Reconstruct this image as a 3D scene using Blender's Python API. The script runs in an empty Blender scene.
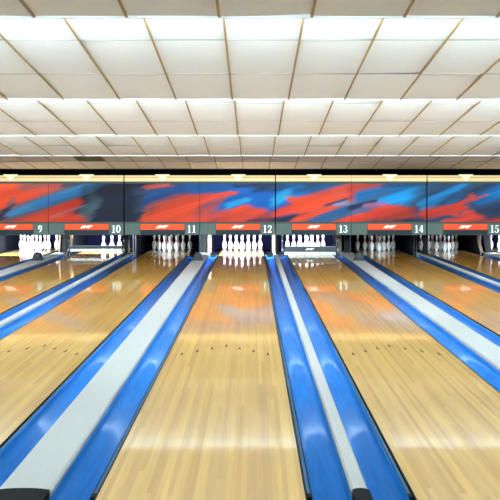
import bpy, bmesh, math, random
import numpy as np
from mathutils import Vector, noise

random.seed(7)
scene = bpy.context.scene
COL = scene.collection
R = math.radians

# ------------------------------------------------------------------ camera
CAMH = 1.56
cam_d = bpy.data.cameras.new('camera')
cam = bpy.data.objects.new('camera', cam_d); COL.objects.link(cam)
cam.location = (0, 0, CAMH); cam.rotation_euler = (R(90), 0, 0)
cam_d.sensor_width = 36; cam_d.sensor_fit = 'HORIZONTAL'
cam_d.lens = 943 / 500 * 36
cam_d.shift_x = -0.005; cam_d.shift_y = -0.123
cam_d.clip_end = 100
scene.camera = cam

# ------------------------------------------------------------------ world, exposure
w = bpy.data.worlds.new('world'); scene.world = w; w.use_nodes = True
w.node_tree.nodes['Background'].inputs[0].default_value = (0.9, 0.95, 1.0, 1)
w.node_tree.nodes['Background'].inputs[1].default_value = 0.15
scene.view_settings.view_transform = 'Standard'
scene.view_settings.look = 'None'
scene.view_settings.gamma = 1
scene.view_settings.use_curve_mapping = False
scene.view_settings.exposure = 0.0

# ------------------------------------------------------------------ room measurements
STEP0, PERIOD, ZEND0, DROP, RISE = 6.25, 4.03, 2.69, 0.165, 0.4425
def bay_end(k): return STEP0 + PERIOD * k, ZEND0 - DROP * k
XL, XR = -10.0, 10.0

def area(name, loc, rot, sx, sy, power, color=(1, 1, 1), spread=180):
    l = bpy.data.lights.new(name, 'AREA'); l.shape = 'RECTANGLE'
    l.size = sx; l.size_y = sy; l.energy = power; l.color = color; l.spread = R(spread)
    o = bpy.data.objects.new(name, l); COL.objects.link(o)
    o.location = loc; o.rotation_euler = rot
    return o
# the strip lights hidden behind each step of the saw-tooth ceiling, shining towards the pins
COVE = {-1: 560, 0: 1060, 1: 980, 2: 800}
for k, p in COVE.items():
    y, z = bay_end(k)
    area('cove_light', (0, y + 0.12, z + 0.068), (R(102), 0, 0), 19.0, 0.06, p, (0.74, 0.94, 0.99))
# lights over the approach and the seating behind the viewer
area('approach_light', (0, -2.5, 3.0), (R(38), 0, 0), 18, 2.5, 20, (0.84, 0.95, 1.0))

# lane layout
LW = 1.054
LANES = {8: -7.096, 9: -5.482, 10: -3.678, 11: -2.064, 12: -0.26, 13: 1.354, 14: 3.158, 15: 4.772, 16: 6.576}
Y0, YDECK, YGUT = 4.35, 24.45, 22.05
YMASK = 21.3
PIT = {9: 190, 10: 120, 11: 1.6, 12: 250, 13: 120, 14: 0.8, 15: 0.6, 16: 130}
for n, p in PIT.items():
    area('pit_light', (LANES[n], YMASK + (0.95 if n in (10, 13) else 0.35), 0.60), (R(63), 0, 0), (1.1 if p > 5 else 0.4), 0.1, p, (0.82, 0.90, 1.0), 105)

# ------------------------------------------------------------------ materials
def lin(c):
    return tuple(((v / 255) / 12.92 if v / 255 <= 0.04045 else ((v / 255 + 0.055) / 1.055) ** 2.4) for v in c) + (1,)
def mat(name, col, rough=0.5, metal=0.0, coat=0.0, noise_amt=0.0, nscale=8, spec=0.5, stretch=(1, 1, 1), coatr=0.05):
    m = bpy.data.materials.new(name); m.use_nodes = True
    nt = m.node_tree; b = nt.nodes['Principled BSDF']
    b.inputs['Base Color'].default_value = lin(col)
    b.inputs['Roughness'].default_value = rough
    b.inputs['Metallic'].default_value = metal
    b.inputs['Coat Weight'].default_value = coat
    b.inputs['Coat Roughness'].default_value = coatr
    b.inputs['Specular IOR Level'].default_value = spec
    tc = nt.nodes.new('ShaderNodeTexCoord'); mp = nt.nodes.new('ShaderNodeMapping')
    mp.inputs['Scale'].default_value = stretch
    n = nt.nodes.new('ShaderNodeTexNoise'); n.inputs['Scale'].default_value = nscale; n.inputs['Detail'].default_value = 4
    nt.links.new(tc.outputs['Object'], mp.inputs['Vector']); nt.links.new(mp.outputs[0], n.inputs['Vector'])
    mx = nt.nodes.new('ShaderNodeMix'); mx.data_type = 'RGBA'
    c = lin(col); a = noise_amt if noise_amt else 0.04
    mx.inputs[6].default_value = tuple(v * (1 - a) for v in c[:3]) + (1,)
    mx.inputs[7].default_value = tuple(min(1, v * (1 + a)) for v in c[:3]) + (1,)
    nt.links.new(n.outputs['Fac'], mx.inputs[0]); nt.links.new(mx.outputs[2], b.inputs['Base Color'])
    return m

def lane_mat():
    m = bpy.data.materials.new('lane_wood'); m.use_nodes = True
    nt = m.node_tree; N = nt.nodes; L = nt.links; b = N['Principled BSDF']
    tc = N.new('ShaderNodeTexCoord'); sep = N.new('ShaderNodeSeparateXYZ'); L.new(tc.outputs['Object'], sep.inputs[0])
    def math_(op, a, bb=None):
        n = N.new('ShaderNodeMath'); n.operation = op
        for i, v in enumerate((a, bb)):
            if v is None: continue
            if isinstance(v, (int, float)): n.inputs[i].default_value = v
            else: L.new(v, n.inputs[i])
        return n.outputs[0]
    bx = math_('FLOOR', math_('DIVIDE', math_('ADD', sep.outputs['X'], 0.527), 0.02703))
    # random board lengths: shift joints per board
    wn = N.new('ShaderNodeTexWhiteNoise'); wn.noise_dimensions = '1D'; L.new(bx, wn.inputs['W'])
    yy = math_('FLOOR', math_('ADD', math_('DIVIDE', sep.outputs['Y'], 3.4), math_('MULTIPLY', wn.outputs['Value'], 7)))
    cx = N.new('ShaderNodeCombineXYZ'); L.new(bx, cx.inputs[0]); L.new(yy, cx.inputs[1])
    oi = N.new('ShaderNodeObjectInfo'); L.new(oi.outputs['Random'], cx.inputs[2])
    w2 = N.new('ShaderNodeTexWhiteNoise'); w2.noise_dimensions = '3D'; L.new(cx.outputs[0], w2.inputs['Vector'])
    # two colours: pale maple head, warmer pine beyond it
    def ramp(c1, c2):
        r = N.new('ShaderNodeMix'); r.data_type = 'RGBA'
        r.inputs[6].default_value = lin(c1); r.inputs[7].default_value = lin(c2); L.new(w2.outputs['Value'], r.inputs[0]); return r.outputs[2]
    maple = ramp((164, 120, 44), (188, 148, 64)); pine = ramp((182, 126, 42), (202, 150, 62))
    # finger joint between maple and pine at a saw-tooth of alternate boards
    alt = math_('MULTIPLY', math_('MODULO', math_('ADD', bx, 100), 2), 0.25)
    head = math_('LESS_THAN', math_('ADD', sep.outputs['Y'], alt), 9.75)
    deck = math_('GREATER_THAN', sep.outputs['Y'], 22.6)
    isM = head
    mx = N.new('ShaderNodeMix'); mx.data_type = 'RGBA'; L.new(isM, mx.inputs[0]); L.new(pine, mx.inputs[6]); L.new(maple, mx.inputs[7])
    md = N.new('ShaderNodeMix'); md.data_type = 'RGBA'; L.new(deck, md.inputs[0]); L.new(mx.outputs[2], md.inputs[6]); md.inputs[7].default_value = lin((150, 128, 92)); mx = md
    # grain
    mp = N.new('ShaderNodeMapping'); mp.inputs['Scale'].default_value = (60, 1.2, 1); L.new(tc.outputs['Object'], mp.inputs[0])
    ns = N.new('ShaderNodeTexNoise'); ns.inputs['Scale'].default_value = 1.5; ns.inputs['Detail'].default_value = 5; L.new(mp.outputs[0], ns.inputs['Vector'])
    gr = N.new('ShaderNodeMapRange'); gr.inputs['From Min'].default_value = 0.3; gr.inputs['From Max'].default_value = 0.7
    gr.inputs['To Min'].default_value = 0.90; gr.inputs['To Max'].default_value = 1.06; L.new(ns.outputs['Fac'], gr.inputs['Value'])
    mp2 = N.new('ShaderNodeMapping'); mp2.inputs['Scale'].default_value = (9, 0.28, 1); L.new(tc.outputs['Object'], mp2.inputs[0])
    n2 = N.new('ShaderNodeTexNoise'); n2.inputs['Scale'].default_value = 1.3; L.new(mp2.outputs[0], n2.inputs['Vector'])
    g2 = N.new('ShaderNodeMapRange'); g2.inputs['To Min'].default_value = 0.80; g2.inputs['To Max'].default_value = 1.20; L.new(n2.outputs['Fac'], g2.inputs['Value'])
    # ball nicks: scattered tiny dark dents
    vo = N.new('ShaderNodeTexVoronoi'); vo.inputs['Scale'].default_value = 2.6; L.new(tc.outputs['Object'], vo.inputs['Vector'])
    dot = math_('LESS_THAN', vo.outputs['Distance'], 0.012)
    dk = math_('SUBTRACT', 1.0, math_('MULTIPLY', dot, 0.6))
    tot = math_('MULTIPLY', math_('MULTIPLY', gr.outputs[0], g2.outputs[0]), dk)
    vm = N.new('ShaderNodeVectorMath'); vm.operation = 'SCALE'; L.new(mx.outputs[2], vm.inputs[0]); L.new(tot, vm.inputs['Scale'])
    L.new(vm.outputs[0], b.inputs['Base Color'])
    b.inputs['Roughness'].default_value = 0.42
    b.inputs['Coat Weight'].default_value = 0.85; b.inputs['Coat Roughness'].default_value = 0.05; b.inputs['Coat IOR'].default_value = 1.5
    # very slight waviness of the varnish
    mp3 = N.new('ShaderNodeMapping'); mp3.inputs['Scale'].default_value = (30, 1.5, 1); L.new(tc.outputs['Object'], mp3.inputs[0])
    n3 = N.new('ShaderNodeTexNoise'); n3.inputs['Scale'].default_value = 1; L.new(mp3.outputs[0], n3.inputs['Vector'])
    bp = N.new('ShaderNodeBump'); bp.inputs['Strength'].default_value = 0.05; bp.inputs['Distance'].default_value = 0.002
    L.new(n3.outputs['Fac'], bp.inputs['Height']); L.new(bp.outputs[0], b.inputs['Coat Normal'])
    return m

def art_mat():
    m = bpy.data.materials.new('printed_panel'); m.use_nodes = True
    nt = m.node_tree; b = nt.nodes['Principled BSDF']
    a = nt.nodes.new('ShaderNodeAttribute'); a.attribute_name = 'paint'
    nt.links.new(a.outputs['Color'], b.inputs['Base Color'])
    b.inputs['Roughness'].default_value = 0.6
    b.inputs['Specular IOR Level'].default_value = 0.15
    return m

M = dict(
    lane=lane_mat(), art=art_mat(),
    tile=mat('ceiling_tile', (227, 231, 236), 0.9, noise_amt=0.03, nscale=3),
    tile_old=mat('stained_ceiling_tile', (118, 118, 98), 0.9, noise_amt=0.06),
    tbarthin=mat('cross_tee', (150, 148, 142), 0.6),
    tbar=mat('ceiling_grid', (158, 128, 80), 0.5),
    blue=mat('blue_gutter_plastic', (0, 96, 168), 0.42, coat=0.3, noise_amt=0.38, nscale=4, stretch=(9, 0.6, 3), coatr=0.05, spec=0.25),
    lip=mat('blue_gutter_lip', (20, 110, 225), 0.2, coat=0.5),
    teal=mat('teal_bumper_rail', (6, 70, 104), 0.5, noise_amt=0.1, spec=0.3),
    black=mat('black_rubber', (9, 9, 11), 0.7, spec=0.15),
    void=mat('dark_recess', (8, 8, 10), 0.9),
    cap=mat('capping_plastic', (160, 161, 160), 0.38, noise_amt=0.07, nscale=5, stretch=(3, 1, 1)),
    capend=mat('dark_end_cap', (5, 7, 8), 0.75, spec=0.12),
    hood=mat('dark_hood', (13, 14, 18), 0.5, spec=0.3),
    hoodtrim=mat('hood_trim', (70, 72, 76), 0.35),
    navy=mat('navy_curtain', (5, 6, 34), 0.85, spec=0.1, noise_amt=0.15),
    kick=mat('dark_kickback', (14, 20, 32), 0.5, noise_amt=0.15),
    tan=mat('tan_post', (92, 74, 58), 0.5, noise_amt=0.1, nscale=12),
    slate=mat('slate_post', (10, 14, 18), 0.65, spec=0.15, noise_amt=0.15),
    greygreen=mat('grey_green_fascia', (53, 62, 59), 0.6, spec=0.2),
    plate=mat('grey_green_plate', (72, 84, 78), 0.6, spec=0.2),
    dkstrip=mat('dark_ribbed_strip', (36, 44, 50), 0.7, spec=0.2),
    orange=mat('orange_strip', (205, 68, 26), 0.6, spec=0.2),
    white=mat('white_lettering', (238, 240, 236), 0.5),
    cream=mat('cream_rail', (198, 170, 118), 0.5),
    rust=mat('rust_line', (190, 120, 60), 0.5),
    tri=mat('cream_triangle', (226, 212, 164), 0.5),
    pin=mat('pin_white', (240, 242, 244), 0.28, coat=0.4),
    red=mat('pin_red', (200, 24, 34), 0.35, coat=0.4),
    dart=mat('dark_dart', (30, 12, 6), 0.6, spec=0.1),
    metal=mat('brushed_metal', (110, 118, 122), 0.4, metal=0.7),
    sweepdark=mat('dark_sweep_board', (20, 30, 42), 0.5),
    sweeplight=mat('pale_sweep_board', (210, 214, 212), 0.5),
    appr=mat('approach_wood', (196, 150, 96), 0.3, coat=0.6, noise_amt=0.12, nscale=4, stretch=(12, 1, 1)),
    wall=mat('wall_paint', (196, 190, 180), 0.9),
    blackwall=mat('black_wall', (3, 3, 4), 0.95, spec=0.05),
    deckwhite=mat('tail_plank', (206, 196, 172), 0.4, coat=0.6),
)

# ------------------------------------------------------------------ mesh helpers
class MB:
    def __init__(s): s.bm = bmesh.new(); s.mi = 0
    def face(s, vs):
        v = [s.bm.verts.new(p) for p in vs]; f = s.bm.faces.new(v); f.material_index = s.mi; return f
    def box(s, x0, x1, y0, y1, z0, z1, bev=0.0):
        r = bmesh.ops.create_cube(s.bm, size=1)
        for v in r['verts']:
            v.co = Vector(((x0 + x1) / 2 + v.co.x * (x1 - x0), (y0 + y1) / 2 + v.co.y * (y1 - y0), (z0 + z1) / 2 + v.co.z * (z1 - z0)))
        fs = set(f for v in r['verts'] for f in v.link_faces)
        for f in fs: f.material_index = s.mi
        if bev:
            es = list(set(e for f in fs for e in f.edges))
            rr = bmesh.ops.bevel(s.bm, geom=es, offset=bev, segments=2, affect='EDGES', profile=0.5)
            for f in rr['faces']: f.material_index = s.mi
        return r['verts']
    def prism_xz(s, pts, y0, y1):                   # polygon in x,z pulled along y
        n = len(pts)
        a = [s.bm.verts.new((p[0], y0, p[1])) for p in pts]; b = [s.bm.verts.new((p[0], y1, p[1])) for p in pts]
        fs = [s.bm.faces.new(a), s.bm.faces.new(b[::-1])]
        for i in range(n): fs.append(s.bm.faces.new((a[i], b[i], b[(i + 1) % n], a[(i + 1) % n])))
        for f in fs: f.material_index = s.mi
    def prism_yz(s, pts, x0, x1):
        n = len(pts)
        a = [s.bm.verts.new((x0, p[0], p[1])) for p in pts]; b = [s.bm.verts.new((x1, p[0], p[1])) for p in pts]
        fs = [s.bm.faces.new(a), s.bm.faces.new(b[::-1])]
        for i in range(n): fs.append(s.bm.faces.new((a[i], b[i], b[(i + 1) % n], a[(i + 1) % n])))
        for f in fs: f.material_index = s.mi
    def prism_xy(s, pts, z0, z1):
        n = len(pts)
        a = [s.bm.verts.new((p[0], p[1], z0)) for p in pts]; b = [s.bm.verts.new((p[0], p[1], z1)) for p in pts]
        fs = [s.bm.faces.new(a), s.bm.faces.new(b[::-1])]
        for i in range(n): fs.append(s.bm.faces.new((a[i], b[i], b[(i + 1) % n], a[(i + 1) % n])))
        for f in fs: f.material_index = s.mi
    def build(s, name, mats, parent=None, smooth=False, loc=None):
        bmesh.ops.recalc_face_normals(s.bm, faces=s.bm.faces)
        me = bpy.data.meshes.new(name); s.bm.to_mesh(me); s.bm.free()
        for m in (mats if isinstance(mats, (list, tuple)) else [mats]): me.materials.append(m)
        if smooth:
            for p in me.polygons: p.use_smooth = True
        o = bpy.data.objects.new(name, me); COL.objects.link(o)
        if parent: o.parent = parent
        if loc: o.location = loc
        return o
def tag(o, label=None, cat=None, group=None, kind=None):
    if label: o['label'] = label
    if cat: o['category'] = cat
    if group: o['group'] = group
    if kind: o['kind'] = kind
    return o
def empty(name, loc, label, cat, group=None):
    o = bpy.data.objects.new(name, None); COL.objects.link(o); o.location = loc; o.empty_display_size = 0.1
    return tag(o, label, cat, group)
def struct(name, mb, m, **k): return tag(mb.build(name, m, **k), kind='structure')

# ------------------------------------------------------------------ the room
g = MB(); g.box(XL, XR, -6, 27, -0.42, -0.30); struct('floor', g, M['void'])
g = MB(); g.box(XL, XR, -6, Y0 - 0.015, -0.30, -0.002); tag(g.build('floor', M['appr']), kind='structure')
g = MB(); g.box(XL - 0.2, XL, -6, 27, -0.42, 4.2); struct('wall_left', g, M['wall'])
g = MB(); g.box(XR, XR + 0.2, -6, 27, -0.42, 4.2); struct('wall_right', g, M['wall'])
g = MB(); g.box(XL, XR, 26.8, 27, -0.30, 4.2); struct('wall_back', g, M['blackwall'])

# saw-tooth ceiling of loose tiles
TW, TL = 0.61, 1.22
g = MB(); t = MB()
X0 = -0.22 - TW * 16
rnd = random.Random(3)
for k in range(-2, 5):
    ye, ze = bay_end(k); ys = ye - PERIOD; zs = ze + RISE; sl = -RISE / PERIOD
    zat = lambda y: ze + (ye - y) * RISE / PERIOD
    rows = [ye - TL * i for i in range(4)] + [ys]
    for r in range(4):
        yb, ya = rows[r], max(rows[r + 1], ys)
        if yb - ya < 0.05: continue
        for c in range(33):
            xa = X0 + TW * c; xb = xa + TW
            gx = 0.006
            dz = [rnd.uniform(0, 0.006) + (0.010 * (rnd.random() < 0.10)) for _ in range(4)]
            sag = rnd.uniform(-0.008, 0.002)
            old = (k == 4 and r == 1 and abs(xa + 3.88) < 0.05)
            g.mi = 1 if old else 0
            # 3x3 vertex tile, lightly sagging
            vs = {}
            for i in range(3):
                for j in range(3):
                    x = xa + gx + (TW - 2 * gx) * i / 2; y = ya + gx + (yb - ya - 2 * gx) * j / 2
                    e = dz[0] * (1 - i / 2) * (1 - j / 2) + dz[1] * (i / 2) * (1 - j / 2) + dz[2] * (1 - i / 2) * (j / 2) + dz[3] * (i / 2) * (j / 2)
                    s_ = sag if (i == 1 and j == 1) else (sag * 0.5 if (i == 1 or j == 1) else 0)
                    vs[i, j] = g.bm.verts.new((x, y, zat(y) + e + s_ + 0.002))
            for i in range(2):
                for j in range(2):
                    f = g.bm.faces.new((vs[i, j], vs[i, j + 1], vs[i + 1, j + 1], vs[i + 1, j])); f.material_index = g.mi; f.smooth = True
    # backing slab above the tiles, and the riser that carries the light
    g.mi = 0
    g.prism_yz([(ys, zs + 0.03), (ye, ze + 0.03), (ye, ze + 0.06), (ys, zs + 0.06)], XL, XR)
    g.box(XL, XR, ye - 0.03, ye, ze - 0.005, ze - DROP + RISE + 0.05)
    # grid bars
    for c in range(34):
        x = X0 + TW * c
        t.prism_yz([(ys, zs), (ye - 0.031, ze + 0.003), (ye - 0.031, ze - 0.003), (ys, zs - 0.006)], x - 0.009, x + 0.009)
    for r in (1, 2, 3):
        y = ye - TL * r; z = zat(y)
        t.mi = 1; t.box(XL, XR, y - 0.005, y + 0.005, z - 0.001, z + 0.002); t.mi = 0
g.box(XL, XR, 22.4, 27, 3.0, 3.1)
struct('ceiling', g, [M['tile'], M['tile_old']])
struct('trim_1', t, [M['tbar'], M['tbarthin']])

# ------------------------------------------------------------------ lanes
ORD = {8: 'eight', 9: 'nine', 10: 'ten', 11: 'eleven', 12: 'twelve', 13: 'thirteen', 14: 'fourteen', 15: 'fifteen', 16: 'sixteen'}
LANE_LABEL = {
    8: 'shiny wooden bowling lane outside the left edge, beyond lane nine',
    9: 'shiny wooden bowling lane cut off by the left edge, under sign nine',
    10: 'shiny wooden bowling lane with a lowered sweep bar and three pins, under sign ten',
    11: 'shiny wooden bowling lane ending at dim pins, left of the broad capping, under sign eleven',
    12: 'shiny wooden bowling lane in the middle, full rack of brightly lit pins, under sign twelve',
    13: 'shiny wooden bowling lane ending at a sweep bar with white lettering, under sign thirteen',
    14: 'shiny wooden bowling lane with dim pins, right of lane thirteen, under sign fourteen',
    15: 'shiny wooden bowling lane with dim pins beside a thick black post, under sign fifteen',
    16: 'shiny wooden bowling lane at the far right edge, beyond the curved tan post'}
GUTTER_SIDE = {-1: 'left', 1: 'right'}
def make_lane(n):
    xc = LANES[n]
    root = empty('bowling_lane', (xc, 0, 0), LANE_LABEL[n] if True else {
        9: 'polished wooden bowling lane under the number 9 sign at far left',
        8: 'polished wooden bowling lane left of lane 9, beyond the number signs',
        16: 'polished wooden bowling lane at far right, just beyond the number 15 sign'}.get(n,
        'polished wooden bowling lane with dark aiming darts, running to the pins under the number %d sign' % n), 'bowling lane', 'polished wooden bowling lanes')
    g = MB(); g.box(-LW / 2, LW / 2, Y0, YDECK, -0.05, 0.0); g.build('lane_surface', M['lane'], root)
    g = MB(); g.box(-LW / 2, LW / 2, Y0, YDECK, -0.28, -0.051); g.build('lane_base', M['void'], root)
    for s in (-1, 1):
        g = MB(); a, b = sorted((s * (LW / 2 + 0.001), s * (LW / 2 + 0.008))); g.box(a, b, Y0, YGUT, -0.05, -0.001)
        g.build('edge_strip', M['black'], root)
    g = MB(); g.box(-LW / 2, LW / 2, YDECK + 0.002, YDECK + 0.16, -0.05, 0.0); g.build('tail_plank', M['deckwhite'], root)
    for i in range(-3, 4):
        yc = 9.37 - abs(i) * 0.153
        g = MB(); x = i * 5 * LW / 39
        g.prism_xy([(x - 0.014, yc - 0.085), (x, yc - 0.06), (x + 0.014, yc - 0.085), (x, yc + 0.095)], 0.0002, 0.0012)
        g.build('aiming_dart', M['dart'], root)
for n in LANES: make_lane(n)

# ------------------------------------------------------------------ gutters and cappings between lanes
def make_gutter(n, side):
    """gutter on one side of lane n; side -1 left, +1 right"""
    xe = LANES[n] + side * LW / 2
    root = empty('gutter', (xe, 0, -0.1), 'blue plastic gutter along the %s edge of lane %s' % (GUTTER_SIDE[side], ORD[n]), 'gutter', 'blue gutters beside the lanes')
    x0, x1 = 0.039, 0.233
    xm = (x0 + x1) / 2; r = (x1 - x0) / 2
    top = []
    for i in range(17):
        a = math.pi * i / 16
        top.append((xm - r * math.cos(a) * 0.97, 0.096 - 0.088 * math.sin(a) ** 0.85))
    prof = [(x0, 0.098)] + top + [(x1, 0.098)]
    prof = [(side * p[0], p[1]) for p in prof]
    bot = [(side * x1, 0.0), (side * x0, 0.0)]
    g = MB(); g.prism_xz(prof + bot, Y0 + 0.25, YGUT)
    o = g.build('trough', M['blue'], root, smooth=True)
    # keep long edges crisp on the outside
    for p in o.data.polygons:
        if len(p.vertices) > 4: p.use_smooth = False
    g = MB(); a, b = sorted((side * 0.0115, side * 0.031)); g.box(a, b, Y0 + 0.5, YGUT - 0.05, 0.03, 0.092, 0.004)
    g.build('bumper_rail', M['teal'], root)
    g = MB(); a, b = sorted((side * 0.0315, side * 0.0385)); g.box(a, b, Y0 + 0.25, YGUT - 0.05, 0.0, 0.082)
    g.build('rail_channel', M['black'], root)
    g = MB(); a, b = sorted((side * 0.011, side * 0.038)); g.box(a, b, Y0 + 0.43, Y0 + 0.495, 0.03, 0.096, 0.006)
    g.build('rail_bracket', M['black'], root)
    # rounded lip at the pin end
    g = MB()
    outer, inner = [], []
    for i in range(17):
        a = math.pi * i / 16
        outer.append((side * (xm - (r + 0.0) * math.cos(a)), 0.10 - 0.088 * math.sin(a) ** 0.8))
        inner.append((side * (xm - (r - 0.014) * math.cos(a)), 0.108 - 0.072 * math.sin(a) ** 0.8))
    g.prism_xz(outer + inner[::-1], YGUT + 0.002, YGUT + 0.07)
    g.build('gutter_lip', M['lip'], root)
    # flat gutter beside the pin deck
    g = MB(); a, b = sorted((side * 0.014, side * 0.232)); g.box(a, b, YGUT + 0.075, YDECK + 0.3, 0.0, 0.008)
    g.build('flat_gutter', M['kick'], root)
    return root
for n in LANES:
    for s in (-1, 1):
        if (n, s) in ((8, -1), (16, 1)): continue
        make_gutter(n, s)

def make_cap(a, b):
    x0 = LANES[a] + LW / 2 + 0.236; x1 = LANES[b] - LW / 2 - 0.236
    wide = x1 - x0 > 0.2; xc = (x0 + x1) / 2; hw = (x1 - x0) / 2
    root = empty('division_capping', (xc, 0, -0.25), '%s pale capping strip between the gutters of lanes %s and %s' % ('wide' if wide else 'narrow', ORD[a], ORD[b]), 'capping strip',
                 '%s capping strips between lanes' % ('wide' if wide else 'narrow'))
    c = 0.012
    # rounded nose at the near end
    ya = Y0 + 0.40
    g = MB()
    g.prism_xz([(-hw, 0.0), (-hw, 0.268), (-hw + c, 0.28), (hw - c, 0.28), (hw, 0.268), (hw, 0.0)], ya + 0.05, YGUT + 0.55)
    g.build('capping_strip', M['cap'], root)
    g = MB()
    pts = [(hw - 0.001, ya - 0.25)] + [(hw * math.cos(math.pi * i / 12) * 0.999, ya + 0.0 + 0.046 * math.sin(math.pi * i / 12)) for i in range(13)] + [(-hw + 0.001, ya - 0.25)]
    g.prism_xy(pts, 0.0, 0.288); g.build('end_cap', M['capend'], root)
    g = MB()
    g.prism_xz([(-hw + 0.004, 0.0), (-hw + 0.004, 0.265), (hw - 0.004, 0.265), (hw - 0.004, 0.0)], ya + 0.047, ya + 0.049)
    return xc, wide
keys = sorted(LANES)
GAPS = [(a, b) + make_cap(a, b) for a, b in zip(keys, keys[1:])]

# ball return hoods on the wide cappings
for a, b, xc, wide in GAPS:
    if not wide: continue
    y = 20.0; z = 0.031
    root = empty('ball_return_hood', (xc, y, z), 'small black hood on the pale capping strip between lanes %s and %s' % (ORD[a], ORD[b]), 'hood', 'black hoods on the wide capping strips')
    g = MB()
    prof = [(-0.11, 0), (-0.108, 0.035), (-0.085, 0.065), (-0.07, 0.13), (-0.04, 0.17), (0.04, 0.17), (0.07, 0.13), (0.085, 0.065), (0.108, 0.035), (0.11, 0)]
    g.prism_xz(prof, 0, 0.10)
    back = [(p[0] * 0.8, p[1] * 0.9) for p in prof]
    g.prism_xz(back, 0.10, 0.26)
    g.build('hood_shell', M['hood'], root)
    g = MB()
    arc = []
    for i in range(9):
        t_ = math.pi * (0.15 + 0.7 * i / 8); arc.append((0.045 * math.cos(t_), 0.06 + 0.05 * math.sin(t_)))
    arc2 = [(p[0] * 0.78, 0.06 + (p[1] - 0.06) * 0.78) for p in arc]
    g.prism_xz(arc + arc2[::-1], -0.006, -0.0005)
    g.build('hood_trim', M['hoodtrim'], root)

# ------------------------------------------------------------------ pins
PROF = [(0, 0), (.0258, 0), (.0262, .004), (.0359, .019), (.0454, .034), (.0496, .057), (.0579, .0857), (.0605, .1143), (.0572, .149), (.0470, .184),
        (.0313, .219), (.0249, .238), (.02286, .254), (.0237, .276), (.0265, .298), (.0310, .325), (.0323, .343), (.0300, .360), (.0220, .374), (.0110, .3800), (0, .381)]
def pin_mesh():
    bm = bmesh.new(); seg = 24
    # refine the profile so that the neck bands have clean borders
    P = []
    for (r0, z0), (r1, z1) in zip(PROF, PROF[1:]):
        n = 3 if z1 - z0 > 0.015 else 1
        for i in range(n): P.append((r0 + (r1 - r0) * i / n, z0 + (z1 - z0) * i / n))
    for z in (.232, .242, .262, .272):
        pass
    P.append(PROF[-1]); rings = []
    for r, z in P:
        if r < 1e-6: rings.append([bm.verts.new((0, 0, z))])
        else: rings.append([bm.verts.new((r * math.cos(2 * math.pi * i / seg), r * math.sin(2 * math.pi * i / seg), z)) for i in range(seg)])
    for a, b, pa, pb in zip(rings, rings[1:], P, P[1:]):
        zm = (pa[1] + pb[1]) / 2
        red = 0.222 < zm < 0.238 or 0.2545 < zm < 0.270
        for i in range(seg):
            j = (i + 1) % seg
            if len(a) == 1: f = bm.faces.new((a[0], b[j], b[i]))
            elif len(b) == 1: f = bm.faces.new((a[i], a[j], b[0]))
            else: f = bm.faces.new((a[i], a[j], b[j], b[i]))
            f.material_index = 1 if red else 0; f.smooth = True
    bmesh.ops.recalc_face_normals(bm, faces=bm.faces)
    me = bpy.data.meshes.new('bowling_pin'); bm.to_mesh(me); bm.free()
    me.materials.append(M['pin']); me.materials.append(M['red'])
    return me
PM = pin_mesh()
HEADY = 23.42
S = 0.3048; H = S * math.sqrt(3) / 2
POS = {1: (0, 0, 'front head pin'), 2: (-.5, 1, 'left pin of the second row'), 3: (.5, 1, 'right pin of the second row'),
       4: (-1, 2, 'left pin of the third row'), 5: (0, 2, 'middle pin of the third row'), 6: (1, 2, 'right pin of the third row'),
       7: (-1.5, 3, 'leftmost pin of the back row'), 8: (-.5, 3, 'left middle pin of the back row'),
       9: (.5, 3, 'right middle pin of the back row'), 10: (1.5, 3, 'rightmost pin of the back row')}
proto = bpy.data.objects.new('bowling_pin', PM); first = True
def place_pin(x, y, label, n):
    global first
    o = proto if first else proto.copy(); first = False
    COL.objects.link(o); o.location = (x, y, 0.0005); o.rotation_euler = (0, 0, random.uniform(0, 6))
    tag(o, label, 'bowling pin', 'bowling pins standing on lane %s' % ORD[n])
for n in (9, 11, 12, 13, 14, 15, 16):
    for k, (i, r, txt) in POS.items():
        place_pin(LANES[n] + i * S, HEADY + r * H, 'white bowling pin, %s on %s lane %s' % (txt, 'dimly lit' if n in (11, 14, 15) else 'brightly lit', ORD[n]), n)
for dx, r, txt in ((-3.697, 0, 'left of the three pins'), (-3.53, 1, 'middle of the three pins'), (-3.375, 2, 'right of the three pins')):
    place_pin(dx, HEADY + r * H, 'white bowling pin, %s behind the sweep bar of lane ten' % txt, 10)

# ------------------------------------------------------------------ pin pits: side panels, curtains, posts
for n, xc in LANES.items():
    lit = n not in (11, 14, 15)
    root = empty('pin_pit', (xc, 22.95, -0.25), '%s pin pit with dark side walls and curtain behind the pins of lane %s' % ('lit navy' if lit else 'dark', ORD[n]), 'pin pit', 'pin pits under the mask panels')
    g = MB(); g.box(-0.755, 0.755, 2.33, 2.37, 0.16, 0.95); g.build('curtain', M['navy'], root)
    for s in (-1, 1):
        x = s * (LW / 2 + 0.252)
        g = MB(); g.prism_yz([(0, 0.09), (0, 0.71), (0.25, 0.89), (2.3, 0.89), (2.3, 0.09)], x - 0.014, x + 0.014)
        g.build('side_panel', M['kick'], root)

def curved_post(name, x, y, wd, m, label, lean=0.0, z0=0.04, z1=0.60, dpt=0.05, bow=0.0):
    g = MB(); n = 8
    L_, R_ = [], []
    for i in range(n + 1):
        t_ = i / n; z = (z1 - z0) * t_; dx = lean * t_ + bow * (1 - 4 * (t_ - .5) ** 2)
        L_.append((dx - wd / 2, z)); R_.append((dx + wd / 2, z))
    g.prism_xz(L_ + R_[::-1], 0, dpt)
    o = g.build(name, m, loc=(x, y, z0)); tag(o, label, 'post', 'upright posts under the mask')
def px(p, d): return (p - 252.5) * d / 943
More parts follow.
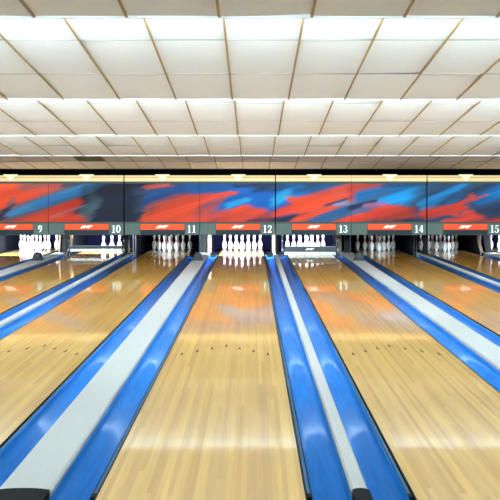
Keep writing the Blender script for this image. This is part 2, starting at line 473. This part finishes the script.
# wide divisions: a slate post and a tan post
curved_post('ball_return_post', px(63.0, 22.4), 22.4, 0.15, M['slate'], 'leaning slate grey post between lanes nine and ten', lean=0.06)
curved_post('kickback_edge_post', px(70.5, 22.4), 22.35, 0.085, M['tan'], 'tan edged post beside the slate post at the left of lane ten', lean=0.03)
curved_post('kickback_edge_post', px(59.5, 22.4), 22.35, 0.035, M['tan'], 'thin tan post at the right of the pins of lane nine', lean=0.03)
curved_post('ball_return_post', px(203.7, 22.4), 22.4, 0.15, M['slate'], 'slate grey post between lanes eleven and twelve')
curved_post('kickback_edge_post', px(209.6, 22.4), 22.35, 0.085, M['tan'], 'tan post at the left of the pins of lane twelve')
curved_post('ball_return_post', px(347.2, 22.4), 22.4, 0.14, M['slate'], 'slate grey post between lanes thirteen and fourteen')
curved_post('kickback_edge_post', px(339.3, 22.4), 22.35, 0.075, M['tan'], 'tan post at the right of the pins of lane thirteen', bow=0.01)
curved_post('ball_return_post', px(489, 22.4), 22.4, 0.15, M['slate'], 'leaning slate grey post between lanes fifteen and sixteen', lean=-0.10)
curved_post('kickback_edge_post', px(481.5, 22.4), 22.35, 0.07, M['tan'], 'curved tan post at the right of lane fifteen', lean=-0.07, bow=-0.03)
# narrow divisions
curved_post('mask_post', px(276.9, 21.7), 21.75, 0.05, M['black'], 'thin black post between lanes twelve and thirteen', z1=0.57)
curved_post('kickback_edge_post', px(273.6, 22.3), 22.35, 0.07, M['tan'], 'pale tan post at the right of the pins of lane twelve')
curved_post('mask_post', px(126.0, 21.7), 21.75, 0.06, M['black'], 'thin black post between lanes ten and eleven', z1=0.57)
curved_post('kickback_edge_post', px(129.0, 22.4), 22.35, 0.05, M['tan'], 'pale tan post at the left of lane eleven')
curved_post('mask_post', px(426.0, 21.7), 21.75, 0.10, M['black'], 'thick black post between lanes fourteen and fifteen', z1=0.57)

# ------------------------------------------------------------------ lettering
def stroke(g, pts, ws, x0, z0, sc, y0, y1, wx=1.0):
    """variable-width stroke as a string of quads"""
    n = len(pts); L_, R_ = [], []
    for i in range(n):
        a = Vector(pts[max(0, i - 1)]); b = Vector(pts[min(n - 1, i + 1)]); d = (b - a).normalized(); nn = Vector((-d.y, d.x))
        p = Vector(pts[i]); L_.append(p + nn * ws[i] / 2); R_.append(p - nn * ws[i] / 2)
    tr = lambda p: (x0 + p[0] * sc * wx, z0 + p[1] * sc)
    g.prism_xz([tr(p) for p in L_] + [tr(p) for p in R_[::-1]], y0, y1)
def arc(cx, cy, rx, ry, a0, a1, n=12):
    return [(cx + rx * math.cos(R(a0 + (a1 - a0) * i / n)), cy + ry * math.sin(R(a0 + (a1 - a0) * i / n))) for i in range(n + 1)]
def digit(g, ch, x0, z0, h, y0, y1):
    def st(pts, ws):
        if not isinstance(ws, list): ws = [ws] * len(pts)
        stroke(g, pts, ws, x0, z0, h, y0, y1)
    if ch == '1':
        st([(.30, .03), (.30, .98)], .17); st([(.10, .03), (.50, .03)], .06); st([(.10, .84), (.24, .90), (.36, .98)], [.05, .07, .04])
    elif ch == '0':
        st(arc(.30, .5, .215, .46, 90, -270, 28)[:], [.05 + .12 * abs(math.cos(R(90 - 360 * i / 28))) for i in range(29)])
    elif ch == '2':
        st(arc(.28, .72, .19, .23, 165, -30, 14) + [(.30, .36), (.08, .06)], [.07, .09, .09, .08, .06, .05, .06, .08, .12, .15, .16, .16, .15, .14, .13, .10, .06])
        st([(.05, .08), (.50, .08)], .15); st([(.50, .04), (.54, .26)], [.08, .03]); st(arc(.13, .76, .05, .05, 0, 330, 8), .06)
    elif ch == '3':
        st(arc(.26, .75, .17, .20, 160, -80, 12), [.05, .06, .05, .05, .05, .07, .10, .13, .14, .13, .10, .07, .05])
        st(arc(.24, .29, .22, .26, 85, -160, 14), [.05, .06, .08, .12, .15, .17, .17, .15, .12, .09, .06, .05, .06, .08, .10])
        st(arc(.10, .22, .04, .04, 0, 330, 8), .06)
    elif ch == '4':
        st([(.40, .03), (.40, .98)], .16); st([(.04, .30), (.56, .30)], .13); st([(.06, .30), (.36, .96)], .06)
    elif ch == '5':
        st(arc(.24, .31, .23, .28, 110, -160, 15), [.05, .05, .07, .10, .14, .17, .18, .17, .15, .12, .08, .06, .05, .06, .08, .10])
        st([(.14, .48), (.17, .94)], .05); st([(.15, .91), (.48, .91)], .14); st(arc(.09, .20, .04, .04, 0, 330, 8), .06)
    elif ch == '6':
        st(arc(.30, .30, .19, .25, 0, 360, 20), [.05 + .11 * abs(math.cos(R(18 * i))) for i in range(21)])
        st([(.46, .95), (.26, .82), (.14, .62), (.11, .35)], [.03, .08, .13, .16])
    elif ch == '8':
        st(arc(.30, .76, .15, .19, 0, 360, 18), .11); st(arc(.30, .28, .19, .25, 0, 360, 20), .13)
    elif ch == '9':
        st(arc(.28, .69, .18, .25, 0, 360, 20), [.05 + .11 * abs(math.cos(R(18 * i))) for i in range(21)])
        st([(.46, .64), (.44, .38), (.32, .18), (.12, .06)], [.16, .14, .09, .03])
def logo(g, xc, zc, wd, h, y0, y1):
    """slanted three-letter maker's mark"""
    sh = 0.42
    def P(pts):
        g.prism_xz([(xc - wd / 2 + (u * 0.82) * wd + sh * v * h * 0.9, zc - h / 2 + v * h) for u, v in pts], y0, y1)
    P([(0.0, 0), (.10, 0), (.27, .72), (.27, 1), (.22, 1)]); P([(.20, 0), (.30, 0), (.31, 1), (.255, 1), (.255, .6)]); P([(.10, .18), (.22, .18), (.22, .36), (.13, .36)])
    P([(.34, 0), (.43, 0), (.43, 1), (.34, 1)]); P([(.43, 1), (.43, .62), (.515, .2), (.515, .55)]); P([(.515, .55), (.515, .2), (.60, .62), (.60, 1)]); P([(.60, 0), (.69, 0), (.69, 1), (.60, 1)])
    P([(.73, 0), (.82, 0), (.82, 1), (.73, 1)]); P([(.82, .78), (1.02, .78), (1.06, 1), (.82, 1)]); P([(.82, .40), (.96, .40), (.98, .60), (.82, .60)])

# ------------------------------------------------------------------ printed artwork of the mask: brush strokes of paint
ORG, RED_, MAUVE = (226, 84, 48), (206, 70, 50), (140, 78, 84)
BLU, CYAN, SKY, SLATE, NAVY_, DARK = (24, 104, 178), (26, 150, 214), (82, 142, 186), (66, 84, 112), (30, 38, 66), (26, 30, 46)
GREY = (96, 116, 130)
STROKES = [  # x0,y0,x1,y1,half width at start,at end,colour,strength
    (-40, 195, 60, 200, 30, 30, ORG, 1), (-30, 186, 45, 184, 4, 4, (232, 96, 58), .8),
    (25, 187, 60, 183, 4, 4, (150, 104, 104), .7), (55, 186, 80, 184, 3, 3, (190, 80, 66), .8),
    (100, 203, 132, 203, 26, 26, NAVY_, 1), (70, 187, 110, 195, 3, 14, NAVY_, 1), (82, 196, 120, 205, 8, 24, NAVY_, 1),
    (6, 215, 70, 193, 6, 8, (100, 112, 132), .9), (12, 213, 88, 187, 3, 5, SKY, 1), (40, 203, 90, 187, 4, 4, (62, 128, 180), .9), (86, 189, 100, 184, 5, 3, (52, 84, 112), .8),
    (-6, 222, 8, 208, 3, 3, (50, 52, 78), .9), (5, 208, 14, 200, 1, 2, (120, 100, 110), .6),
    (50, 221, 84, 219, 6, 5, (222, 72, 46), 1), (52, 214, 74, 203, 6, 4, (228, 72, 46), 1), (30, 222, 60, 216, 4, 5, ORG, 1),
    (54, 216, 84, 205, 1.0, 1.2, (140, 130, 150), .7), (86, 212, 94, 202, 6, 7, (84, 104, 118), .8), (88, 222, 92, 212, 4, 4, (90, 108, 118), .6),
    (156, 206, 196, 190, 18, 18, SLATE, .9), (140, 190, 155, 188, 4, 4, SLATE, .7),
    (150, 198, 196, 186, 5, 4, (30, 92, 160), 1), (150, 202, 165, 196, 4, 3, (34, 84, 146), .8),
    (146, 187, 168, 185, 2, 2, (206, 92, 84), .95),
    (146, 222, 200, 218, 3, 6, ORG, 1), (147, 216, 200, 202, 5, 10, ORG, 1), (152, 206, 178, 198, 2.5, 3, (200, 84, 66), .9), (170, 212, 204, 200, 8, 8, ORG, 1),
    (190, 196, 212, 193, 3, 2, ORG, 1), (197, 218, 203, 210, 3, 4, (130, 84, 90), .7), (150, 212, 154, 204, 2, 2, (150, 84, 88), .6),
    (200, 184, 290, 190, 12, 14, BLU, 1), (215, 200, 290, 200, 10, 16, BLU, 1), (196, 187, 225, 188, 3, 3, (40, 100, 160), .8),
    (238, 186, 276, 185, 2, 3.5, (50, 58, 84), .9), (258, 190, 276, 187, 2, 4, (44, 60, 92), .8),
    (198, 200, 232, 193, 5, 1.5, ORG, 1), (200, 214, 222, 200, 6, 3, (190, 84, 76), .9), (198, 222, 225, 214, 6, 4, (196, 76, 62), .9),
    (208, 205, 216, 200, 2, 2, (120, 90, 110), .5),
    (230, 205, 246, 200, 2.5, 2, (40, 160, 205), .9), (218, 223, 242, 210, 3, 4, (228, 84, 50), 1), (240, 212, 258, 212, 4, 4, (222, 80, 52), 1), (225, 220, 262, 219, 4, 4, (216, 78, 54), 1),
    (262, 218, 300, 204, 4, 5, (170, 74, 74), .8), (250, 221, 276, 220, 2, 3, (70, 54, 78), .8),
    (276, 222, 304, 214, 5, 3, (44, 40, 66), .95), (276, 188, 350, 184, 3, 3, (46, 84, 120), .9), (280, 196, 300, 190, 5, 5, (36, 120, 180), .9), (277, 200, 283, 196, 4, 4, (40, 164, 210), 1),
    (300, 190, 330, 186, 3, 3, (36, 90, 140), .8), (276, 214, 300, 206, 2.5, 5, (226, 78, 52), 1), (292, 200, 312, 204, 3, 8, ORG, 1), (302, 206, 350, 190, 8, 6, ORG, 1), (335, 194, 358, 186, 5, 4, (214, 88, 66), 1),
    (298, 220, 342, 206, 3, 3.5, ORG, 1), (312, 222, 352, 208, 3, 6, (52, 100, 146), 1), (326, 205, 346, 200, 1.3, 1.6, (52, 62, 96), .9),
    (336, 205, 352, 202, 1.5, 3, (112, 160, 196), .8), (334, 224, 356, 218, 3, 4, (220, 70, 50), 1),
    (351, 190, 382, 185, 5.5, 3, (190, 76, 60), 1), (352, 200, 360, 198, 3, 3, (190, 80, 66), .9),
    (362, 198, 430, 190, 8, 12, (34, 112, 168), 1), (356, 206, 384, 196, 4, 5, (70, 110, 150), .9), (384, 201, 432, 190, 4, 8, (22, 158, 220), 1), (400, 205, 440, 198, 3, 3, (40, 140, 195), .9),
    (385, 186, 428, 184, 2, 2, (38, 84, 124), .8),
    (351, 208, 374, 202, 2.5, 1.5, (42, 44, 76), .95), (353, 213, 372, 207, 2, 2, (110, 104, 140), .8), (366, 206, 384, 204, 1.8, 1.5, (176, 110, 150), .9),
    (348, 222, 385, 212, 4, 4.5, (222, 72, 48), 1), (380, 211, 430, 212, 4, 5, (214, 70, 50), 1), (380, 218, 428, 216, 3, 3, (206, 72, 54), .9), (386, 207, 402, 206, 2, 1.5, (214, 78, 60), .9), (398, 220, 410, 219, 1.5, 2, (70, 54, 66), .8), (410, 222, 430, 220, 2, 2.5, (60, 60, 88), .8),
    (440, 203, 530, 203, 24, 24, (52, 82, 116), 1), (424, 206, 462, 186, 5, 3, (28, 146, 206), 1), (440, 208, 470, 188, 2, 3, (44, 112, 164), .8),
    (478, 200, 506, 188, 5, 8, (30, 110, 170), .9), (485, 196, 506, 193, 2, 3, (32, 138, 196), .8), (476, 214, 506, 206, 5, 4, (46, 60, 90), .9), (466, 190, 480, 184, 2, 2, (70, 92, 128), .8),
    (426, 213, 458, 207, 5, 4, (222, 72, 48), 1), (455, 210, 470, 197, 5, 2, (224, 74, 48), 1), (466, 202, 488, 195, 2.5, .8, (220, 72, 50), 1),
    (444, 222, 478, 218, 3, 3.5, (222, 74, 50), 1), (455, 212, 468, 214, 4, 4, (216, 76, 54), .9), (458, 214, 462, 210, 1.2, 1.2, (110, 80, 110), .8), (466, 206, 469, 198, 1.2, 1.2, (90, 100, 150), .6),
    (486, 223, 512, 218, 3, 4, (218, 70, 50), 1),
]
def paint(PX, PY):
    # gentle warping so that the strokes feather along their length
    n = PX.size
    c = np.zeros((n, 3)); c[:] = np.array(lin(SLATE)[:3])
    wx = np.zeros(n); wy = np.zeros(n); fr = np.zeros(n); lo = np.zeros(n)
    for i in range(n):
        a, b = PX[i], PY[i]
        u = a * 0.9 + b * 2.2; v = b * 0.95 + a * 0.27      # along / across the brush direction
        wy[i] = noise.noise(Vector((u * 0.035, v * 0.16, 3.1))) * 1.7 + noise.noise(Vector((u * 0.09, v * 0.6, 9.7))) * 0.6
        wx[i] = noise.noise(Vector((u * 0.03, v * 0.35, 7.7))) * 5
        lo[i] = noise.noise(Vector((u * 0.03, v * 0.09, 5.5)))
        fr[i] = noise.noise(Vector((u * 0.06, v * 1.0, 1.3)))
    X = PX + wx; Y = PY + wy
    for (x0, y0, x1, y1, w0, w1, col, st) in STROKES:
        dx, dy = x1 - x0, y1 - y0; L2 = dx * dx + dy * dy
        t_ = ((X - x0) * dx + (Y - y0) * dy) / L2; tc = np.clip(t_, 0, 1)
        ox = X - (x0 + tc * dx); oy = Y - (y0 + tc * dy)
        Lh = math.sqrt(L2); al = (ox * dx + oy * dy) / Lh; ac = (-ox * dy + oy * dx) / Lh
        wv = w0 + (w1 - w0) * tc
        d = np.sqrt((al / np.where(wv < 5, 2.2, 1.1)) ** 2 + ac ** 2) / np.maximum(wv, 0.5)
        soft = np.minimum(1.5, 0.75 + 1.8 / np.maximum(wv, 1))
        a = np.clip((1 + soft * 0.5 - d) / soft, 0, 1); a = a * a * (3 - 2 * a) * st
        a = a[:, None]; c = c * (1 - a) + np.array(lin(col)[:3]) * a
    c *= (1 + fr * 0.16 + lo * 0.45)[:, None]
    return np.clip(c, 0, 1)

SEAM = lambda k: -1.19 + 1.709 * k            # left seam of lane twelve is k = 0
SM = 44.3
ztop, zart1, zart0 = 1.865, 1.672, 0.808
def make_mask(n):
    k = n - 12; xa = SEAM(k) + (0.009 if n % 2 else 0); xb = SEAM(k + 1) - (0 if n % 2 else 0.009); xc = (xa + xb) / 2; hw = (xb - xa) / 2
    root = empty('masking_unit', (xc, YMASK, 0.5), {
        8: 'mask panel outside the left edge, beyond panel nine', 9: 'mostly orange mask panel with one blue streak, above lane nine',
        10: 'dark navy mask panel with orange lower left corner, above lane ten', 11: 'slate mask panel with a big orange cloud, above lane eleven',
        12: 'mostly blue mask panel over orange, above lane twelve', 13: 'mask panel with a broad diagonal orange band, above lane thirteen',
        14: 'mask panel with a bright cyan sweep over red, above lane fourteen', 15: 'slate blue mask panel with a leaping orange flame, above lane fifteen',
        16: 'mask panel outside the right edge, beyond panel fifteen'}[n], 'mask panel', 'mask panels above the pins')
    gap = 0.004
    z = lambda zz: zz - 0.5
    # printed face: fine grid carrying the paint
    nx, nz = 150, 76
    xs = np.linspace(-hw + gap, hw - gap, nx + 1); zs = np.linspace(zart0, zart1, nz + 1)
    verts = [(x, -0.012, z(q)) for q in zs for x in xs]
    faces = [(j * (nx + 1) + i, j * (nx + 1) + i + 1, (j + 1) * (nx + 1) + i + 1, (j + 1) * (nx + 1) + i) for j in range(nz) for i in range(nx)]
    nv = len(verts)
    # back and rim, so the panel has thickness
    bk = [(-hw + gap, 0.012, z(zart0)), (hw - gap, 0.012, z(zart0)), (hw - gap, 0.012, z(zart1)), (-hw + gap, 0.012, z(zart1))]
    verts += bk; c0, c1, c2, c3 = 0, nx, (nz + 1) * (nx + 1) - 1, nz * (nx + 1)
    b0 = nv
    faces += [(b0 + 3, b0 + 2, b0 + 1, b0), tuple(range(0, nx + 1))[::-1] + (b0, b0 + 1), tuple(range(c3, c2 + 1)) + (b0 + 2, b0 + 3),
              tuple(j * (nx + 1) for j in range(nz + 1)) + (b0 + 3, b0), tuple(j * (nx + 1) + nx for j in range(nz + 1))[::-1] + (b0 + 1, b0 + 2)]
    me = bpy.data.meshes.new('printed_face'); me.from_pydata(verts, [], faces); me.materials.append(M['art'])
    V = np.array(verts); 
    shift = 0 if 9 <= n <= 15 else (152 if n == 8 else -152)
    PX = (V[:, 0] + xc) * SM + 252.5 + shift; PY = 188.5 - (V[:, 2] + 0.5 - 1.56) * SM
    cc = paint(PX, PY)
    at = me.color_attributes.new('paint', 'FLOAT_COLOR', 'POINT')
    at.data.foreach_set('color', np.concatenate([cc ** 1.2 * 0.58, np.ones((len(cc), 1))], 1).astype(np.float32).ravel())
    o = bpy.data.objects.new('printed_face', me); COL.objects.link(o); o.parent = root
    # grey band above the face
    g = MB(); g.box(-hw + gap, hw - gap, -0.016, 0.03, z(1.674), z(1.716)); g.build('upper_band', M['greygreen'], root)
    # cream rail in two lips with a rust line
    g = MB(); g.box(-hw + .002, hw - .002, -0.045, 0.04, z(1.718), z(1.80), 0.006); g.box(-hw + .002, hw - .002, -0.045, 0.04, z(1.815), z(1.858), 0.006)
    rail = g.build('top_rail', M['cream'], root)
    g = MB(); g.box(-hw + .002, hw - .002, -0.036, 0.03, z(1.8005), z(1.8145)); g.build('rail_line', M['rust'], rail)
    tx = (238.3 + 0 - 252.5) / SM + 1.709 * k - xc
    g = MB(); g.prism_xz([(tx - .165, z(1.878)), (tx + .165, z(1.878)), (tx + .155, z(1.852)), (tx + 0.10, z(1.835)), (tx + 0.012, z(1.725)), (tx - 0.012, z(1.725)), (tx - 0.10, z(1.835)), (tx - .155, z(1.852))], -0.07, -0.047)
    g.build('pointer', M['tri'], root)
    # lower fascia
    g = MB(); g.box(-hw + .003, hw - .003, -0.010, 0.02, z(0.51), z(0.806)); g.build('lower_fascia', M['greygreen'], root)
    # plain plate on the left of the strip
    def X(p): return (p - 252.5) / SM + 1.709 * k - xc
    g = MB(); g.box(-hw + 0.012, X(215.6), -0.018, -0.0105, z(0.522), z(0.768)); g.build('blank_plate', M['plate'], root)
    g = MB(); g.box(X(216.2), X(260.2), -0.026, -0.0105, z(0.627), z(0.762), 0.003); st = g.build('orange_strip', M['orange'], root)
    g = MB(); logo(g, X(238.3), z(0.696), 0.31, 0.064, -0.030, -0.0265); g.build('strip_lettering', M['white'], st)
    g = MB(); g.box(X(216.2), X(260.2), -0.014, -0.0105, z(0.518), z(0.622))
    for i in range(60):
        xx = X(216.2) + (X(260.2) - X(216.2)) * (i + .25) / 60; g.box(xx, xx + 0.008, -0.020, -0.0141, z(0.520), z(0.620))
    g.build('ribbed_strip', M['dkstrip'], root)
    g = MB(); g.box(X(260.9), hw - 0.012, -0.018, -0.0105, z(0.522), z(0.768)); pl = g.build('number_plate', M['plate'], root)
    if 9 <= n <= 15:
        g = MB(); s_ = str(n); h = 0.172; pitch = 0.104
        xcn = X(267.4); w_ = pitch * len(s_)
        for i, ch in enumerate(s_):
            digit(g, ch, xcn - w_ / 2 + i * pitch + (pitch - 0.6 * h) / 2, z(0.562), h, -0.023, -0.0185)
        g.build('lane_number', M['white'], pl)
    # body behind
    g = MB(); g.box(-hw + .004, hw - .004, 0.045, 0.10, z(0.56), z(1.85)); g.build('mask_back', M['blackwall'], root)
for n in range(8, 17): make_mask(n)

# ------------------------------------------------------------------ lowered sweep bars
def make_sweep(n, lift, label, with_logo):
    xc = LANES[n]; y = 22.16
    root = empty('sweep_bar', (xc, y, 0.0), label, 'sweep bar', 'lowered sweep bars')
    W = 0.60
    g = MB(); g.box(-W, W, 0.0, 0.03, 0.004 + lift, 0.066 + lift, 0.004); g.build('lower_board', M['sweeplight'], root)
    g = MB(); g.box(-W, W, -0.004, 0.03, 0.070 + lift, 0.186 + lift * 0.2, 0.003); ub = g.build('upper_board', M['sweepdark'], root)
    g = MB(); g.box(-W - .01, W + .01, -0.02, 0.05, 0.187 + lift * 0.2, 0.203 + lift * 0.2, 0.003); g.build('top_lip', M['metal'], root)
    if with_logo:
        g = MB(); logo(g, 0, 0.135, 0.24, 0.045, -0.007, -0.0045); g.build('board_lettering', M['white'], ub)
    for s in (-1, 1):
        g = MB(); g.prism_yz([(0.06, 0.03), (0.0, 0.06), (0.0, 0.18), (0.05, 0.30), (0.10, 0.56), (0.17, 0.56), (0.13, 0.25), (0.12, 0.03)], s * (W + 0.05) - 0.016, s * (W + 0.05) + 0.016)
        a = g.build('side_arm', M['kick'], root)
        g = MB()
        for (yy, zz, rr) in ((-0.005, 0.12, 0.028), (0.035, 0.33, 0.02), (0.07, 0.46, 0.018)):
            pts = [(s * (W + 0.05) + rr * math.cos(2 * math.pi * i / 12), zz + rr * math.sin(2 * math.pi * i / 12)) for i in range(12)]
            g.prism_xz(pts, yy - 0.01, yy)
        g.build('bolt', M['metal'], a)
make_sweep(13, 0.0, 'lowered sweep bar with white lettering in front of the pins of lane thirteen', True)
make_sweep(10, 0.075, 'lowered plain sweep bar in front of the three pins of lane ten', False)
